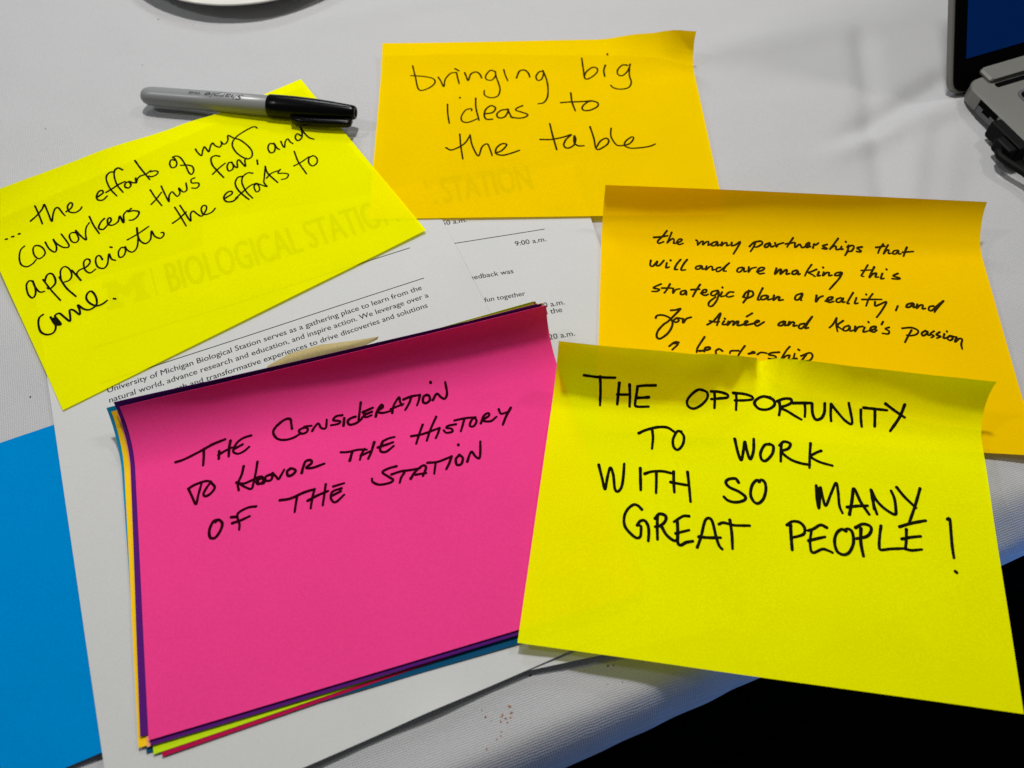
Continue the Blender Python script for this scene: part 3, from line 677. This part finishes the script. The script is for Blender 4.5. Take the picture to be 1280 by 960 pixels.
tag(plate(), 'white glazed china plate just showing at the top edge', 'plate')

# ------------------------------------------------------------------ laptop
lap = empty('laptop', 'silver laptop with a dark blue screen at the top right corner', 'laptop')
m_, n, l, b = principled('silver_plastic', (.185, .186, .168), .45, .35, .5)
grain(m_, n, l, b, (.185, .186, .168), .10, 2600, .2, .03)
M_SIL = m_
M_BEZ = principled('black_bezel', (.001, .001, .001), .5, 0, .03)[0]
M_KEY = principled('black_key', (.008, .008, .009), .5, 0, .3)[0]
M_PORT = principled('port_grey_metal', (.11, .11, .115), .4, .3)[0]
m_, n, l, b = principled('blue_lcd', (.0, .002, .01), .4, 0, .01)
b.inputs['Emission Color'].default_value = (.0005, .011, .062, 1); b.inputs['Emission Strength'].default_value = .95
M_SCR = m_
LT = math.radians(20.5)
hx = Vector((math.cos(LT), math.sin(LT), 0)); fr = Vector((math.sin(LT), -math.cos(LT), 0)); zz = Vector((0, 0, 1))
LO = back(1213.8, 105, 12)-Vector((0, 0, 12)) - hx*2.2 - fr*3
def L(a, b_, c): return LO+hx*a+fr*b_+zz*c
def prism(name, outline, z0, z1, mat, parent, T=L, bev=.0):
    n_ = len(outline); cx = sum(p[0] for p in outline)/n_; cy = sum(p[1] for p in outline)/n_
    def sh(p, d):
        vx, vy = cx-p[0], cy-p[1]; q = math.hypot(vx, vy) or 1; return (p[0]+vx/q*d, p[1]+vy/q*d)
    rings = [(z0, 0), (z1, 0)] if not bev else [(z0, bev), (z0+bev, 0), (z1-bev, 0), (z1, bev)]
    V = []
    for z, d in rings:
        for p in outline:
            q = sh(p, d) if d else p; V.append(T(q[0], q[1], z))
    Fc = []
    for j in range(len(rings)-1):
        for i in range(n_):
            a = j*n_+i; b_ = j*n_+(i+1) % n_; Fc.append((a, b_, b_+n_, a+n_))
    Fc.append(tuple(range(n_))[::-1]); Fc.append(tuple(range((len(rings)-1)*n_, len(rings)*n_)))
    return mesh_obj(name, V, Fc, mat, parent)
def rrect(x0, y0, x1, y1, r, k_=6, corners=(1, 1, 1, 1)):
    out = []
    for ci, (cx, cy, a0) in enumerate(((x1-r, y1-r, 0), (x0+r, y1-r, 90), (x0+r, y0+r, 180), (x1-r, y0+r, 270))):
        for q in range(k_+1):
            a = math.radians(a0+90*q/k_); out.append((cx+r*math.cos(a), cy+r*math.sin(a)))
    return out
body = prism('base', rrect(0, 0, 330, 225, 9), 1.6, 12, M_SIL, lap, bev=.8)
prism('underside', rrect(3, 3, 327, 222, 8), .3, 1.55, M_BEZ, lap)
# keyboard well as a raised-rim recess: dark well floor with silver rim round it
prism('keyboard_rim', rrect(21.5, 19.0, 310, 124, 5), 12.0, 12.35, M_PORT, lap)
kw = prism('keyboard_well', rrect(23.2, 20.7, 308, 122, 4), 12.3, 12.5, M_BEZ, lap)
key0 = None
for r_ in range(5):
    for c_ in range(15):
        x0 = 25.5+c_*18.6; y0 = 22.7+r_*19.5
        o = prism('key', rrect(x0, y0, x0+16.6, y0+16.6, 1.6, 3), 12.55, 14.2, M_KEY, lap, bev=.5)
# hinge cover and the slot in front of it
prism('hinge_cover', rrect(13, -4.5, 300, 7, 2), 11.2, 14.8, M_SIL, lap, bev=1.2)
prism('vent_slot', rrect(15, 8.2, 296, 11.8, 1.2), 12.02, 12.15, M_BEZ, lap)
# network port on the left side and a black plug beside it
def Ls(a, b_, c): return LO+hx*(-c)+fr*a+zz*b_
pt_ = prism('network_port', [(16, 2.2), (32.5, 2.2), (32.5, 11), (16, 11)], -.5, .12, M_BEZ, lap, T=Ls)
prism('port_jaw', [(16.8, 2.5), (31.7, 2.5), (31.7, 7.2), (27.8, 7.2), (27.8, 5.2), (21.2, 5.2), (21.2, 7.2), (16.8, 7.2)], .1, .5, M_PORT, lap, T=Ls)
lid = None
AL = math.radians(57); ld = fr*(-math.cos(AL))+zz*math.sin(AL); ln = fr*math.sin(AL)+zz*math.cos(AL)
LB = back(1190, 121, 2.5)-hx*0
def Lid(a, b_, c): return LB+hx*a+ld*b_+ln*c
lid = prism('lid', rrect(0, 0, 330, 215, 9), -6.0, -.8, M_SIL, lap, T=Lid, bev=.8)
prism('bezel', rrect(1.2, 1.2, 328.8, 213.8, 8.5), -.75, .2, M_BEZ, lap, T=Lid)
prism('screen', [(9.5, 20.5), (321, 20.5), (321, 205), (9.5, 205)], .2, .35, M_SCR, lap, T=Lid)
prism('hinge', rrect(12, -2, 318, 6, 1), -5, 3.0, M_BEZ, lap, T=Lid)
M_CAB = principled('black_rubber', (.002, .002, .002), .6, 0, .12)[0]
# the plug and cable
def tube(name, pts, r, mat, parent=None, seg=12):
    P = [Vector(p) for p in pts]; V = []; Fc = []
    for i, p in enumerate(P):
        d = (P[min(i+1, len(P)-1)]-P[max(0, i-1)]).normalized(); s_ = d.cross(zz).normalized(); u_ = s_.cross(d)
        for k_ in range(seg):
            a = 2*math.pi*k_/seg; V.append(p+s_*r*math.cos(a)+u_*r*math.sin(a))
    for j in range(len(P)-1):
        for k_ in range(seg):
            a = j*seg+k_; b_ = j*seg+(k_+1) % seg; Fc.append((a, b_, b_+seg, a+seg))
    Fc.append(tuple(range(seg))[::-1]); Fc.append(tuple(range((len(P)-1)*seg, len(P)*seg)))
    return mesh_obj(name, V, Fc, mat, parent, smooth=True)
cab = empty('display_cable', 'black cable plugged into the left side of the laptop', 'cable')
prism('plug', rrect(34.5, 1.0, 61, 11.6, 1.6), .15, 7, M_CAB, cab, T=Ls, bev=.6)
prism('plug_tail', rrect(46, 1.8, 60, 10.6, 2), 7, 12.5, M_CAB, cab, T=Ls, bev=1.0)
c0 = Ls(53, 6, 12)
tube('cord', [c0, c0-hx*2+fr*.7, c0-hx*3.5+fr*3.5, c0-hx*2.5+fr*9, c0+hx*1+fr*20, c0+fr*45+hx*4, c0+fr*95+hx*10], 2.2, M_CAB, cab)

# ------------------------------------------------------------------ crumbs and lint on the cloth
M_CR = principled('brown_crumb', (.30, .12, .05), .8)[0]
M_SP = principled('dark_speck', (.02, .015, .014), .8)[0]
def crumb(px, py, r, mat, label, group, name='crumb'):
    P = back(px, py, 0)
    for _ in range(4): P = back(px, py, cloth_z(P.dot(EU), P.dot(EV)))
    V = []
    t_ = (1+5**.5)/2
    ico = [(-1, t_, 0), (1, t_, 0), (-1, -t_, 0), (1, -t_, 0), (0, -1, t_), (0, 1, t_), (0, -1, -t_), (0, 1, -t_), (t_, 0, -1), (t_, 0, 1), (-t_, 0, -1), (-t_, 0, 1)]
    fi = [(0, 11, 5), (0, 5, 1), (0, 1, 7), (0, 7, 10), (0, 10, 11), (1, 5, 9), (5, 11, 4), (11, 10, 2), (10, 7, 6), (7, 1, 8), (3, 9, 4), (3, 4, 2), (3, 2, 6), (3, 6, 8), (3, 8, 9), (4, 9, 5), (2, 4, 11), (6, 2, 10), (8, 6, 7), (9, 8, 1)]
    a = random.uniform(0, 6); st = random.uniform(1, 1.9)
    for v in ico:
        q = Vector(v).normalized()*r*random.uniform(.75, 1.2); q.x *= st
        V.append(P+Vector((q.x*math.cos(a)-q.y*math.sin(a), q.x*math.sin(a)+q.y*math.cos(a), q.z*.7+r*.3-.2)))
    o = mesh_obj(name, V, fi, mat); return tag(o, label, 'crumb', group)
LC = 'small brown crumb on the cloth below the printed sheet'
for (px, py, r) in ((637, 883, .42), (639, 891, .42), (628, 894, .35), (632, 898, .4), (626, 902, .35), (638, 897, .3), (634, 903, .32), (626, 896, .3), (607, 896, .42), (614, 901, .28), (602, 888, .25), (627, 915, .3), (626, 920, .28), (608, 936, .32), (621, 924, .25)):
    crumb(px, py, r*1.3, M_CR, LC, 'brown crumbs on the cloth')
crumb(663, 844, .55, M_SP, 'dark crumb between the white sheet and the brown crumbs', None)
LK = 'tiny dark speck of lint near the cloth\'s lower edge, beneath the yellow note'
for (px, py, r) in ((760, 832.5, .5), (767, 831.5, .35), (759, 855, .3), (778, 853, .25)):
    crumb(px, py, r, M_SP, LK, 'dark specks below the bright yellow note', 'lint_speck')
for (px, py, r, lb) in ((57, 161, .5, 'dark speck on the cloth above the left yellow note'), (38, 496, .5, 'dark speck on the cloth left of the yellow note\'s lower corner'),
                        (198, 24, .5, 'dark speck on the cloth left of the plate, under its rim'), (178, 81.5, .4, 'dark speck on the cloth above the end of the marker'), (241, 31.5, .35, 'faint dark speck below the plate')):
    crumb(px, py, r, M_SP, lb, None, 'lint_speck')
